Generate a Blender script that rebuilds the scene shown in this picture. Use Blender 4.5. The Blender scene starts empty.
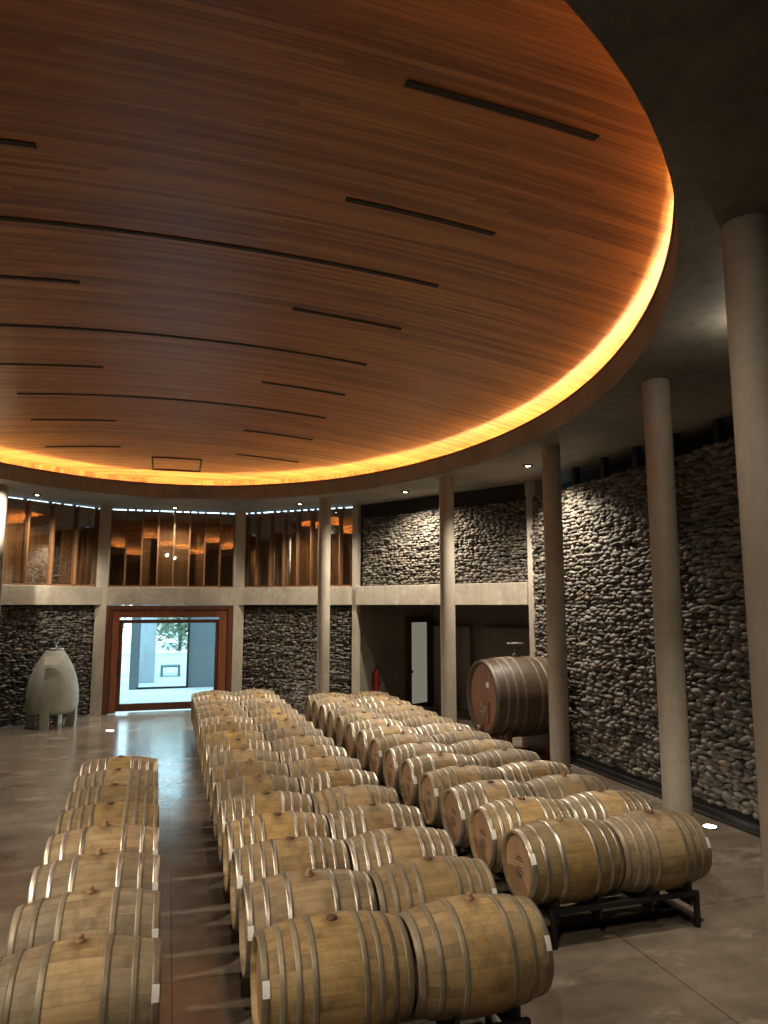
import bpy, math, random
import numpy as np
from mathutils import Vector, Matrix
random.seed(11); rng = np.random.default_rng(5)
PI = math.pi
scn = bpy.context.scene
COL = scn.collection

# ------------------------------------------------------------------ helpers
class MB:
    """collects verts / faces for ONE mesh"""
    def __init__(s): s.v = []; s.f = []; s.sm = []
    def add(s, vs, fs, smooth=False):
        n = len(s.v); s.v += [tuple(p) for p in vs]
        s.f += [tuple(i + n for i in f) for f in fs]; s.sm += [smooth] * len(fs)
    def box(s, x0, x1, y0, y1, z0, z1, M=None):
        vs = [Vector((x, y, z)) for z in (z0, z1) for y in (y0, y1) for x in (x0, x1)]
        if M is not None: vs = [M @ p for p in vs]
        s.add(vs, [(0, 2, 3, 1), (4, 5, 7, 6), (0, 1, 5, 4), (2, 6, 7, 3), (0, 4, 6, 2), (1, 3, 7, 5)])
    def lathe(s, prof, n=32, M=None, closed=False, a0=0.0, a1=2 * PI, smooth=True):
        """prof: (r, h) revolved about local Z"""
        full = abs(a1 - a0 - 2 * PI) < 1e-6
        k = n if full else n + 1
        vs = []
        for r, h in prof:
            for i in range(k):
                a = a0 + (a1 - a0) * i / n
                vs.append(Vector((r * math.cos(a), r * math.sin(a), h)))
        if M is not None: vs = [M @ p for p in vs]
        fs = []; m = len(prof)
        for j in range(m if closed else m - 1):
            j2 = (j + 1) % m
            for i in range(n):
                i2 = (i + 1) % k
                fs.append((j * k + i, j * k + i2, j2 * k + i2, j2 * k + i))
        if not full and closed:
            fs.append(tuple(j * k for j in range(m))); fs.append(tuple(j * k + n for j in reversed(range(m))))
        s.add(vs, fs, smooth)
    def cyl(s, p0, p1, r0, r1=None, n=20, smooth=True):
        r1 = r0 if r1 is None else r1
        p0, p1 = Vector(p0), Vector(p1); d = p1 - p0
        M = Matrix.Translation(p0) @ d.to_track_quat('Z', 'Y').to_matrix().to_4x4()
        s.lathe([(r0, 0), (r1, d.length)], n, M, smooth=smooth)
        b = len(s.v) - 2 * n
        s.f.append(tuple(b + i for i in reversed(range(n)))); s.f.append(tuple(b + n + i for i in range(n))); s.sm += [False, False]
    def tube(s, pts, r, n=8, closed=False):
        pts = [Vector(p) for p in pts]; m = len(pts); vs = []
        for i, p in enumerate(pts):
            a = pts[(i - 1) % m] if (closed or i > 0) else p
            b = pts[(i + 1) % m] if (closed or i < m - 1) else p
            t = (b - a).normalized(); q = t.to_track_quat('Z', 'Y')
            for k in range(n):
                vs.append(p + q @ Vector((r * math.cos(2 * PI * k / n), r * math.sin(2 * PI * k / n), 0)))
        fs = []
        for i in range(m if closed else m - 1):
            j = (i + 1) % m
            for k in range(n):
                fs.append((i * n + k, i * n + (k + 1) % n, j * n + (k + 1) % n, j * n + k))
        s.add(vs, fs, True)
        if not closed:
            b = len(s.v) - m * n
            s.f.append(tuple(b + k for k in reversed(range(n)))); s.f.append(tuple(b + (m - 1) * n + k for k in range(n))); s.sm += [False, False]
    def build(s, name, mat, parent=None, bevel=0.0):
        me = bpy.data.meshes.new(name); me.from_pydata(s.v, [], s.f); me.update()
        me.polygons.foreach_set('use_smooth', s.sm)
        o = bpy.data.objects.new(name, me); COL.objects.link(o)
        me.materials.append(mat)
        if parent is not None: o.parent = parent
        if bevel:
            b = o.modifiers.new('bevel', 'BEVEL'); b.width = bevel; b.segments = 2; b.limit_method = 'ANGLE'
        return o

def tag(o, label=None, cat=None, group=None, kind=None):
    if label: o['label'] = label
    if cat: o['category'] = cat
    if group: o['group'] = group
    if kind: o['kind'] = kind
    return o
def struct(o, label, cat): return tag(o, label, cat, kind='structure')
def empty(name, loc=(0, 0, 0), rz=0.0):
    o = bpy.data.objects.new(name, None); COL.objects.link(o); o.location = loc; o.rotation_euler = (0, 0, rz)
    o.empty_display_size = .1
    return o
def copy_child(c, parent):
    d = c.copy(); COL.objects.link(d); d.parent = parent
    return d

# ------------------------------------------------------------------ materials
class NT:
    def __init__(s, name):
        s.m = bpy.data.materials.new(name); s.m.use_nodes = True; s.t = s.m.node_tree; s.t.nodes.clear()
        s.out = s.n('ShaderNodeOutputMaterial')
    def n(s, typ, **kw):
        o = s.t.nodes.new(typ)
        for k, v in kw.items(): setattr(o, k, v)
        return o
    def l(s, a, b): s.t.links.new(a, b)
    def put(s, sock, v):
        if hasattr(v, 'is_output'): s.l(v, sock)
        else: sock.default_value = v
    def math(s, op, a, b=0.0, clamp=False):
        o = s.n('ShaderNodeMath', operation=op, use_clamp=clamp); s.put(o.inputs[0], a); s.put(o.inputs[1], b); return o.outputs[0]
    def mix(s, f, a, b, mode='MIX'):
        o = s.n('ShaderNodeMix', data_type='RGBA', blend_type=mode)
        s.put(o.inputs[0], f); s.put(o.inputs[6], a); s.put(o.inputs[7], b); return o.outputs[2]
    def coord(s, kind='Object'): return s.n('ShaderNodeTexCoord').outputs[kind]
    def pos(s): return s.n('ShaderNodeNewGeometry').outputs['Position']
    def map(s, vec, scale=(1, 1, 1), loc=(0, 0, 0), rot=(0, 0, 0)):
        o = s.n('ShaderNodeMapping'); s.l(vec, o.inputs[0]); s.put(o.inputs['Scale'], scale); s.put(o.inputs['Location'], loc); o.inputs['Rotation'].default_value = rot
        return o.outputs[0]
    def noise(s, vec, scale=5, detail=4, rough=.55, out=0):
        o = s.n('ShaderNodeTexNoise'); s.l(vec, o.inputs['Vector']); o.inputs['Scale'].default_value = scale
        o.inputs['Detail'].default_value = detail; o.inputs['Roughness'].default_value = rough; return o.outputs[out]
    def ramp(s, f, stops):
        o = s.n('ShaderNodeValToRGB'); s.l(f, o.inputs[0]); e = o.color_ramp.elements
        while len(e) < len(stops): e.new(.5)
        for k, (p, c) in enumerate(stops):
            e[k].position = p; e[k].color = (c, c, c, 1) if not hasattr(c, '__len__') else (*c[:3], 1)
        return o.outputs[0]
    def sep(s, v):
        o = s.n('ShaderNodeSeparateXYZ'); s.l(v, o.inputs[0]); return o.outputs
    def comb(s, x, y, z):
        o = s.n('ShaderNodeCombineXYZ')
        for i, v in enumerate((x, y, z)): s.put(o.inputs[i], v)
        return o.outputs[0]
    def white(s, v):
        o = s.n('ShaderNodeTexWhiteNoise', noise_dimensions='1D'); s.put(o.inputs['W'], v); return o.outputs[0]
    def bsdf(s, col, rough=.5, metal=0.0, bump=None, bstr=.3, bdist=.01, spec=.5, coat=0.0):
        p = s.n('ShaderNodeBsdfPrincipled'); s.put(p.inputs['Base Color'], col if hasattr(col, 'is_output') else (*col[:3], 1))
        s.put(p.inputs['Roughness'], rough); s.put(p.inputs['Metallic'], metal); s.put(p.inputs['Specular IOR Level'], spec)
        if coat: p.inputs['Coat Weight'].default_value = coat; p.inputs['Coat Roughness'].default_value = .15
        if bump is not None:
            b = s.n('ShaderNodeBump'); s.l(bump, b.inputs['Height']); b.inputs['Strength'].default_value = bstr; b.inputs['Distance'].default_value = bdist
            s.l(b.outputs[0], p.inputs['Normal'])
        s.l(p.outputs[0], s.out.inputs[0]); return s.m

def C(r, g, b):
    f = lambda c: (c / 255 / 12.92) if c / 255 <= .04045 else ((c / 255 + .055) / 1.055) ** 2.4
    return (f(r), f(g), f(b), 1)

def mat_concrete(name, c0, c1, rough=.75, scale=.6, pale=0.0, board=0.0):
    t = NT(name); p = t.pos()
    n1 = t.noise(p, scale, 6, .6); n2 = t.noise(p, 9, 5, .6)
    f = t.math('ADD', t.math('MULTIPLY', n1, .75), t.math('MULTIPLY', n2, .25))
    col = t.mix(t.ramp(f, [(.35, 0.0), (.65, 1.0)]), c0, c1)
    streak = t.noise(t.map(p, (3, 3, .35)), 2.5, 4)
    col = t.mix(t.math('MULTIPLY', t.ramp(streak, [(.5, 0.0), (.75, 1.0)]), .35), col, tuple(x * .6 for x in c0[:3]) + (1,))
    if pale:
        pn = t.noise(p, 2.2, 5, .65)
        col = t.mix(t.math('MULTIPLY', t.ramp(pn, [(.58, 0.0), (.7, 1.0)]), pale), col, (.5, .47, .4, 1))
    if board:   # formwork board marks
        z = t.sep(p)[2]
        fr = t.math('FRACT', t.math('DIVIDE', z, .14))
        ln = t.math('LESS_THAN', fr, .06)
        col = t.mix(t.math('MULTIPLY', ln, board), col, tuple(x * .55 for x in c0[:3]) + (1,))
    return t.bsdf(col, rough, bump=n2, bstr=.25, bdist=.02)

def mat_plain(name, col, rough=.5, metal=0.0, var=.25, scale=8):
    t = NT(name); n = t.noise(t.coord(), scale, 4)
    c = t.mix(t.math('MULTIPLY', n, var), col, tuple(x * .35 for x in col[:3]) + (1,))
    return t.bsdf(c, rough, metal, bump=n, bstr=.08, bdist=.005)

def mat_wood(name, c0, c1, axis=2, rough=.45, scale=3.0, bw=0.0):
    """straight-grained timber, grain along axis, optional board width bw across"""
    t = NT(name); p = t.coord()
    sc = [18, 18, 18]; sc[axis] = 1.2
    g = t.noise(t.map(p, tuple(sc)), scale * .35, 5, .6)
    col = t.mix(t.ramp(g, [(.3, 0.0), (.7, 1.0)]), c0, c1)
    return t.bsdf(col, rough, bump=g, bstr=.12, bdist=.004)

def mat_emit(name, col, strength):
    t = NT(name); e = t.n('ShaderNodeEmission'); e.inputs[0].default_value = (*col[:3], 1); e.inputs[1].default_value = strength
    t.l(e.outputs[0], t.out.inputs[0]); return t.m

def mat_glass(name, tint=(.9, .95, .95), ior=1.5, refl_tint=(1, 1, 1)):
    t = NT(name); tr = t.n('ShaderNodeBsdfTransparent'); tr.inputs[0].default_value = (*tint, 1)
    g = t.n('ShaderNodeBsdfGlossy'); g.inputs[0].default_value = (*refl_tint, 1); g.inputs['Roughness'].default_value = .01
    geo = t.n('ShaderNodeNewGeometry'); dt = t.n('ShaderNodeVectorMath', operation='DOT_PRODUCT'); t.l(geo.outputs['Incoming'], dt.inputs[0]); t.l(geo.outputs['Normal'], dt.inputs[1])
    f0 = ((ior - 1) / (ior + 1)) ** 2; sch = t.math('POWER', t.math('SUBTRACT', 1.0, t.math('ABSOLUTE', dt.outputs['Value'])), 5.0)
    fr = t.math('ADD', f0, t.math('MULTIPLY', sch, 1 - f0), True)
    m = t.n('ShaderNodeMixShader'); t.l(fr, m.inputs[0]); t.l(tr.outputs[0], m.inputs[1]); t.l(g.outputs[0], m.inputs[2])
    t.l(m.outputs[0], t.out.inputs[0]); return t.m

def mat_floor():
    t = NT('polished_concrete'); p = t.pos(); x, y, z = t.sep(p)
    n1 = t.noise(p, .35, 6, .62); n2 = t.noise(p, 2.2, 6, .6); n3 = t.noise(t.map(p, (.5, 2.2, 1)), 1.3, 5, .6)
    f = t.math('ADD', t.math('ADD', t.math('MULTIPLY', n1, .5), t.math('MULTIPLY', n2, .2)), t.math('MULTIPLY', n3, .3))
    col = t.mix(t.ramp(f, [(.36, 0.0), (.64, 1.0)]), (.085, .064, .046, 1), (.26, .21, .16, 1))
    pale = t.ramp(t.noise(t.map(p, (1, 1.7, 1)), 1.0, 6, .72), [(.54, 0.0), (.68, 1.0)])
    col = t.mix(t.math('MULTIPLY', pale, .55), col, (.36, .31, .25, 1))
    def joint(v, off, step):
        fr = t.math('FRACT', t.math('DIVIDE', t.math('SUBTRACT', v, off - .006), step))
        return t.math('LESS_THAN', fr, .012 / step)
    j = t.math('MAXIMUM', joint(x, .14, 3.88), joint(y, 2.3, 4.0))
    col = t.mix(t.math('MULTIPLY', j, .75), col, (.03, .024, .02, 1))
    r = t.math('ADD', t.math('MULTIPLY', n2, .24), .06)
    return t.bsdf(col, r, bump=n2, bstr=.05, bdist=.01, spec=.6)

def mat_dome():
    t = NT('ceiling_timber_strips'); p = t.pos(); x, y, z = t.sep(p)
    row = t.math('FLOOR', t.math('DIVIDE', y, .062))
    off = t.math('MULTIPLY', t.white(row), 9.0)
    brd = t.math('FLOOR', t.math('DIVIDE', t.math('ADD', x, off), 4.8))
    idv = t.math('ADD', t.math('MULTIPLY', row, 1.37), t.math('MULTIPLY', brd, 17.1))
    rnd = t.white(idv)
    g = t.noise(t.map(p, (.8, 26, 4)), 1.6, 5, .6)
    blot = t.noise(t.map(p, (.25, 2.2, 1)), 1.1, 5, .65)
    f = t.math('ADD', t.math('ADD', t.math('MULTIPLY', rnd, .2), t.math('MULTIPLY', g, .4)), t.math('MULTIPLY', blot, .4))
    col = t.mix(t.ramp(f, [(.35, 0.0), (.66, 1.0)]), (.17, .054, .014, 1), (.52, .23, .066, 1))
    fr = t.math('FRACT', t.math('DIVIDE', y, .062))
    ln = t.math('LESS_THAN', fr, .07)
    col = t.mix(t.math('MULTIPLY', ln, .55), col, (.05, .016, .005, 1))
    return t.bsdf(col, .42, bump=ln, bstr=.15, bdist=.004, spec=.45)

def mat_stave(name, mid0, mid1, end0, end1, nst=28, half=.475, rough=.62):
    t = NT(name); p = t.coord(); x, y, z = t.sep(p)
    oi = t.n('ShaderNodeObjectInfo').outputs['Random']
    a = t.math('DIVIDE', t.math('ADD', t.math('ARCTAN2', y, z), PI), 2 * PI)
    s = t.math('MULTIPLY', a, nst); sid = t.math('FLOOR', s); fr = t.math('FRACT', s)
    rnd = t.white(t.math('ADD', sid, t.math('MULTIPLY', oi, 71.3)))
    pv = t.n('ShaderNodeVectorMath', operation='ADD'); t.l(p, pv.inputs[0]); t.l(t.comb(t.math('MULTIPLY', oi, 37.0), t.math('MULTIPLY', sid, .7), oi), pv.inputs[1])
    pp = pv.outputs[0]
    g = t.noise(t.map(pp, (1.6, 26, 26)), 1.3, 5, .62)
    f = t.math('ADD', t.math('MULTIPLY', rnd, .17), t.math('MULTIPLY', g, .83))
    mid = t.mix(t.ramp(f, [(.25, 0.0), (.8, 1.0)]), mid0, mid1)
    end = t.mix(t.ramp(f, [(.2, 0.0), (.8, 1.0)]), end0, end1)
    ax = t.math('DIVIDE', t.math('ABSOLUTE', x), half)
    axn = t.math('ADD', ax, t.math('MULTIPLY', t.math('SUBTRACT', t.noise(pp, 3, 3), .5), .12))
    amt = t.math('ADD', .3, t.math('MULTIPLY', t.white(t.math('MULTIPLY', oi, 913.0)), .65))
    col = t.mix(t.math('MULTIPLY', t.ramp(axn, [(.33, 0.0), (.4, 1.0)]), amt), mid, end)
    # whole barrel a little lighter / darker
    hsv = t.n('ShaderNodeHueSaturation'); t.l(col, hsv.inputs['Color'])
    t.put(hsv.inputs['Value'], t.math('ADD', .72, t.math('MULTIPLY', t.white(t.math('MULTIPLY', oi, 555.0)), .5)))
    t.put(hsv.inputs['Saturation'], t.math('ADD', .85, t.math('MULTIPLY', t.white(t.math('MULTIPLY', oi, 222.0)), .25)))
    col = hsv.outputs[0]
    grime = t.ramp(t.noise(t.map(pp, (2.2, 1, 1)), 2.4, 6, .68), [(.42, 0.0), (.68, 1.0)])
    col = t.mix(t.math('MULTIPLY', grime, .62), col, (.075, .05, .027, 1))
    # wine stain round the bung, running down one side
    bx = t.math('MULTIPLY', x, 9.0); by = t.math('MULTIPLY', y, 4.5)
    d = t.math('SQRT', t.math('ADD', t.math('MULTIPLY', bx, bx), t.math('MULTIPLY', by, by)))
    d = t.math('ADD', d, t.math('MULTIPLY', t.math('SUBTRACT', t.noise(pp, 9, 4), .5), .9))
    st = t.math('MULTIPLY', t.ramp(d, [(.25, 1.0), (.75, 0.0)]), t.math('GREATER_THAN', z, .1))
    col = t.mix(t.math('MULTIPLY', st, .6), col, (.07, .035, .014, 1))
    spot = t.ramp(t.noise(pp, 6, 4, .7), [(.62, 0.0), (.72, 1.0)])
    col = t.mix(t.math('MULTIPLY', spot, .35), col, (.12, .07, .03, 1))
    edge = t.math('MAXIMUM', t.math('LESS_THAN', fr, .04), t.math('GREATER_THAN', fr, .97))
    col = t.mix(t.math('MULTIPLY', edge, .2), col, (.06, .035, .018, 1))
    return t.bsdf(col, rough, bump=t.math('SUBTRACT', g, t.math('MULTIPLY', edge, .8)), bstr=.15, bdist=.006, spec=.35)

def mat_head(name, c0, c1):
    t = NT(name); p = t.coord(); x, y, z = t.sep(p)
    oi = t.n('ShaderNodeObjectInfo').outputs['Random']
    b = t.math('DIVIDE', y, .085); bid = t.math('FLOOR', b); fr = t.math('FRACT', b)
    rnd = t.white(t.math('ADD', bid, t.math('MULTIPLY', oi, 31.0)))
    g = t.noise(t.map(p, (9, 22, 1.5)), 1.5, 5)
    f = t.math('ADD', t.math('MULTIPLY', rnd, .5), t.math('MULTIPLY', g, .5))
    col = t.mix(f, c0, c1)
    col = t.mix(t.math('MULTIPLY', t.math('LESS_THAN', fr, .05), .6), col, (.05, .025, .012, 1))
    return t.bsdf(col, .6, bump=g, bstr=.1, bdist=.004)

def mat_hoop(name, c0, c1, rough, metal):
    t = NT(name); p = t.coord(); n = t.noise(p, 7, 5, .65)
    oi = t.n('ShaderNodeObjectInfo').outputs['Random']
    f = t.math('ADD', t.math('MULTIPLY', n, .7), t.math('MULTIPLY', oi, .3))
    col = t.mix(t.ramp(f, [(.3, 0.0), (.7, 1.0)]), c0, c1)
    return t.bsdf(col, t.math('ADD', rough, t.math('MULTIPLY', n, .2)), metal, bump=n, bstr=.06, bdist=.003)

def mat_stone():
    t = NT('river_stone'); p = t.pos()
    r = t.n('ShaderNodeNewGeometry').outputs['Random Per Island']
    n = t.noise(p, 14, 4, .6)
    col = t.mix(r, (.024, .020, .016, 1), (.135, .118, .096, 1))
    warm = t.white(t.math('MULTIPLY', r, 77.0))
    col = t.mix(t.math('MULTIPLY', t.math('GREATER_THAN', warm, .7), .5), col, (.12, .09, .06, 1))
    col = t.mix(t.math('MULTIPLY', t.ramp(n, [(.4, 0.0), (.75, 1.0)]), .3), col, (.22, .20, .175, 1))
    return t.bsdf(col, .7, bump=n, bstr=.3, bdist=.02, spec=.3)

M = {}
M['floor'] = mat_floor()
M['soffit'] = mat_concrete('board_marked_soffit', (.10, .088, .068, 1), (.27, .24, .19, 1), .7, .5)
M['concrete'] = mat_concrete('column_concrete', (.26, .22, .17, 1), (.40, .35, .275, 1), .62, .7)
M['rim'] = mat_concrete('rim_concrete', (.19, .18, .155, 1), (.31, .295, .255, 1), .7, .7)
M['beam'] = mat_concrete('beam_concrete', (.25, .215, .165, 1), (.42, .37, .29, 1), .7, .8, pale=.6)
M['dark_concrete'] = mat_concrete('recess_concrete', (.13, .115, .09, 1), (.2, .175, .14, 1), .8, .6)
M['out_concrete'] = mat_concrete('courtyard_concrete', (.36, .40, .42, 1), (.5, .55, .57, 1), .7, .6)
M['ledge'] = mat_plain('painted_ledge', (.7, .6, .45, 1), .8)
M['dome'] = mat_dome()
M['slot'] = mat_plain('slot_black', (.012, .008, .006, 1), .7)
M['trim_wood'] = mat_wood('red_brown_trim', (.10, .022, .010, 1), (.17, .045, .018, 1), 0, .4)
M['door_wood'] = mat_wood('door_timber', (.12, .033, .012, 1), (.21, .066, .025, 1), 2, .4)
M['door_dark'] = mat_wood('door_leaf_timber', (.05, .016, .008, 1), (.10, .035, .016, 1), 2, .35)
M['fin_wood'] = mat_wood('fin_timber', (.10, .045, .018, 1), (.24, .115, .045, 1), 2, .42)
M['shutter'] = mat_wood('shutter_timber', (.13, .06, .025, 1), (.34, .175, .07, 1), 2, .45)
M['stone'] = mat_stone()
M['void'] = mat_plain('black_backing', (.012, .011, .010, 1), .9)
M['steel_dark'] = mat_plain('black_steel', (.018, .015, .013, 1), .55, .4)
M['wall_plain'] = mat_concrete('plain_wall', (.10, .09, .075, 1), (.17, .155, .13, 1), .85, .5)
M['glass'] = mat_glass('window_glass', (.86, .84, .8), 2.7)
M['door_glass'] = mat_glass('door_glass', (.93, .97, .97), 1.3)
M['chrome'] = mat_plain('chrome', (.75, .74, .72, 1), .18, 1.0, .1)
M['egg'] = mat_concrete('egg_concrete', (.25, .25, .20, 1), (.36, .355, .29, 1), .65, 1.6)
M['white'] = mat_plain('white_label', (.80, .78, .72, 1), .6, 0, .45, 55)
M['oak'] = mat_stave('oak_staves', (.25, .155, .058, 1), (.46, .31, .13, 1), (.145, .103, .055, 1), (.285, .215, .125, 1))
M['oak_head'] = mat_head('oak_head', (.19, .105, .05, 1), (.36, .215, .11, 1))
M['cask'] = mat_stave('cask_staves', (.055, .030, .018, 1), (.13, .074, .042, 1), (.055, .032, .02, 1), (.13, .08, .048, 1), 40, .88, .5)
M['cask_head'] = mat_head('cask_head', (.17, .075, .038, 1), (.29, .135, .075, 1))
M['hoop_bright'] = mat_hoop('galvanised_hoop', (.30, .255, .20, 1), (.56, .50, .42, 1), .30, .85)
M['hoop_dull'] = mat_hoop('weathered_hoop', (.15, .115, .072, 1), (.32, .26, .17, 1), .42, .4)
M['hoop_dark'] = mat_hoop('cask_hoop', (.07, .052, .04, 1), (.17, .14, .11, 1), .45, .4)
M['bung'] = mat_plain('bung_wood', (.30, .18, .08, 1), .6)
M['bung_dark'] = mat_plain('bung_stained', (.09, .04, .02, 1), .6)
M['stamp'] = mat_plain('branded_mark', (.03, .018, .01, 1), .8)
M['red'] = mat_plain('red_enamel', (.30, .015, .012, 1), .3, 0, .2)
M['black'] = mat_plain('black_rubber', (.012, .012, .012, 1), .6)
M['lamp_on'] = mat_emit('lamp_lens', (1, .93, .80), 30)
M['cove_near'] = mat_emit('cove_led', (1, .76, .42), 115)
M['cove_fill'] = mat_emit('cove_fill_led', (1, .52, .16), 10)
M['frosted_lit'] = mat_emit('backlit_frosted_glass', (.64, .62, .48), .2)
M['leaf'] = mat_plain('leaf_green', (.42, .48, .34, 1), .6, 0, .6, 1.5)
M['bark'] = mat_plain('bark', (.12, .09, .07, 1), .9)
M['white_wall'] = mat_plain('white_render', (.8, .82, .82, 1), .8, 0, .1)
M['blue_grey'] = mat_plain('blue_grey_paint', (.12, .15, .155, 1), .5, 0, .2)

# ------------------------------------------------------------------ key dimensions (metres, camera at the origin of x, y)
EYE = 2.97
SOF = 5.72                       # underside of the concrete soffit
CX, CY = 0.05, 10.75             # centre of the oval
RA, RB, RN = 5.76, 8.30, 8.60              # opening in the soffit
BEAM0, BEAM1 = 2.97, 3.47
P0 = Vector((-4.68, 19.05)); P1 = Vector((-1.78, 21.4)); P2 = Vector((1.98, 21.4)); P3 = Vector((4.91, 18.9)); P4 = Vector((7.70, 14.10))
WX = 7.6

# ------------------------------------------------------------------ room shell
b = MB(); b.box(-8.8, 8.8, -3.4, 21.55, -.2, 0)
struct(b.build('floor', M['floor']), 'polished grey brown concrete floor with thin saw-cut joints', 'floor')

poly = [(8.7, -3.3), (8.7, 14.4), (5.39, 19.2), (5.08, 19.15), (2.0, 21.72), (-2.0, 21.72), (-5.08, 19.15), (-8.7, 14.4), (-8.7, -3.3)]
def ray_poly(a):
    d = Vector((math.cos(a), math.sin(a))); o = Vector((CX, CY)); best = 1e9
    for i in range(len(poly)):
        p, q = Vector(poly[i]), Vector(poly[(i + 1) % len(poly)]); e = q - p
        den = d.x * e.y - d.y * e.x
        if abs(den) < 1e-9: continue
        w = p - o; t = (w.x * e.y - w.y * e.x) / den; u = (w.x * d.y - w.y * d.x) / den
        if t > 0 and -1e-6 <= u <= 1 + 1e-6: best = min(best, t)
    return o + d * best
NA = 144
angs = sorted([2 * PI * i / NA - PI for i in range(NA)] + [math.atan2(p[1] - CY, p[0] - CX) for p in poly])
def ell(a, da=0.0):              # point of the oval in polar direction a, grown by da
    c, s = math.cos(a), math.sin(a)
    A, B, p = (RA + da, RB + da, 2.0) if s > 0 else (RA + da, RN + da, 1.88)     # the near end is a little more pointed
    r = (abs(c / A) ** p + abs(s / B) ** p) ** (-1 / p); return (CX + r * c, CY + r * s)
b = MB(); n = len(angs); vs = []
for z in (SOF, SOF + .2):
    vs += [(*ell(a, .005), z) for a in angs]; vs += [(*ray_poly(a), z) for a in angs]
fs = []
for i in range(n):
    j = (i + 1) % n
    fs += [(i, n + i, n + j, j), (2 * n + i, 2 * n + j, 3 * n + j, 3 * n + i), (n + i, 3 * n + i, 3 * n + j, n + j)]
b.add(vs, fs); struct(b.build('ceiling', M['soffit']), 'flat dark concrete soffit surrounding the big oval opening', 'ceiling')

def ring(d0, d1, z0, z1, name, mat, label, smooth=True):
    b = MB(); m = 160; aa = [2 * PI * i / m for i in range(m)]; vs = []
    for dd, z in ((d0, z0), (d0, z1), (d1, z1), (d1, z0)): vs += [(*ell(a, dd), z) for a in aa]
    fs = [(k * m + i, k * m + (i + 1) % m, ((k + 1) % 4) * m + (i + 1) % m, ((k + 1) % 4) * m + i) for k in range(4) for i in range(m)]
    b.add(vs, fs, False); o = b.build(name, mat); struct(o, label, 'trim'); return o
ring(0, .08, SOF + .004, 6.055, 'trim_1', M['rim'], 'curved pale concrete rim around the edge of the oval opening')
ring(-.012, .08, 6.055, 6.09, 'trim_2', M['trim_wood'], 'thin red brown timber lip on top of the curved concrete rim')
ring(.08, .62, 5.90, 5.93, 'trim_3', M['ledge'], 'hidden ledge behind the rim carrying the cove lights')
ring(.60, .66, 5.93, 6.36, 'trim_4', M['dome'], 'timber upstand closing the cove behind the rim')

# timber dome
DA, DB, DH, DZ, DCY = 6.3, 8.9, .64, EYE + 3.35, 10.8
def dz(x, y): return DZ + DH * (1 - (x / DA) ** 2 - ((y - DCY) / DB) ** 2)
b = MB(); m = 128; R = 26; vs = []; fs = []
for lay in (0, .12):
    for k in range(1, R + 1):
        q = k / R
        for i in range(m):
            a = 2 * PI * i / m; x, y = CX + (DA + .12) * q * math.cos(a), CY + (DB + .12) * q * math.sin(a); vs.append((x, y, dz(x, y) + lay))
    vs.append((CX, CY, dz(CX, CY) + lay))
L = R * m + 1
for lay in (0, 1):
    o = lay * L
    for k in range(R - 1):
        for i in range(m):
            f = (o + k * m + i, o + k * m + (i + 1) % m, o + (k + 1) * m + (i + 1) % m, o + (k + 1) * m + i); fs.append(f if lay else f[::-1])
    for i in range(m): f = (o + R * m, o + (i + 1) % m, o + i); fs.append(f if lay else f[::-1])
for i in range(m): fs.append(((R - 1) * m + i, (R - 1) * m + (i + 1) % m, L + (R - 1) * m + (i + 1) % m, L + (R - 1) * m + i))
b.add(vs, fs, True)
dome = struct(b.build('ceiling_dome', M['dome']), 'shallow oval dome of orange brown timber strips glowing at its edge', 'ceiling')
def slot(x0, x1, y, w=.035, dy=0.0):
    b = MB(); k = 24; vs = []; fs = []
    for i in range(k + 1):
        x = x0 + (x1 - x0) * i / k
        for yy, zz in ((y - w, -.012), (y + w, -.012), (y + w, .05), (y - w, .05)):
            vs.append((x, yy, dz(x, yy) + zz))
    for i in range(k):
        for q in range(4): fs.append((i * 4 + q, i * 4 + (q + 1) % 4, i * 4 + 4 + (q + 1) % 4, i * 4 + 4 + q))
    fs += [(3, 2, 1, 0), tuple(k * 4 + q for q in range(4))]
    b.add(vs, fs); b.build('slot', M['slot'], dome)
for y in (7.5, 10.68, 13.84): slot(-2.75, 2.93, y)
for y in (4.28, 6.05, 9.03, 12.34, 15.38, 17.2):
    slot(1.45, 2.97, y); slot(-2.78, -1.19, y)
b = MB()
for x0, x1, y0, y1 in ((-.5, .66, 17.86, 17.9), (-.5, .66, 18.84, 18.88), (-.52, -.48, 17.86, 18.88), (.64, .68, 17.86, 18.88)):
    vs = [(x, y, dz(x, y) + dd) for dd in (-.015, .04) for x in (x0, x1) for y in (y0, y1)]
    b.add(vs, [(0, 1, 3, 2), (4, 6, 7, 5), (0, 4, 5, 1), (2, 3, 7, 6), (0, 2, 6, 4), (1, 5, 7, 3)])
b.build('hatch_frame', M['slot'], dome)

# cove lights
def strip(dd, z, r, mat, label):
    b = MB(); b.tube([(*ell(2 * PI * i / 160, dd), z) for i in range(160)], r, 6, closed=True)
    tag(b.build('cove_light_strip', mat), label, 'light strip')
strip(.12, 5.97, .014, M['cove_near'], 'amber light strip hidden close behind the rim of the oval ceiling')
strip(.52, 5.985, .014, M['cove_fill'], 'added softer amber fill strip on the ledge under the outer edge of the dome')  # second strip, added to spread amber light over the whole dome

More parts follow.
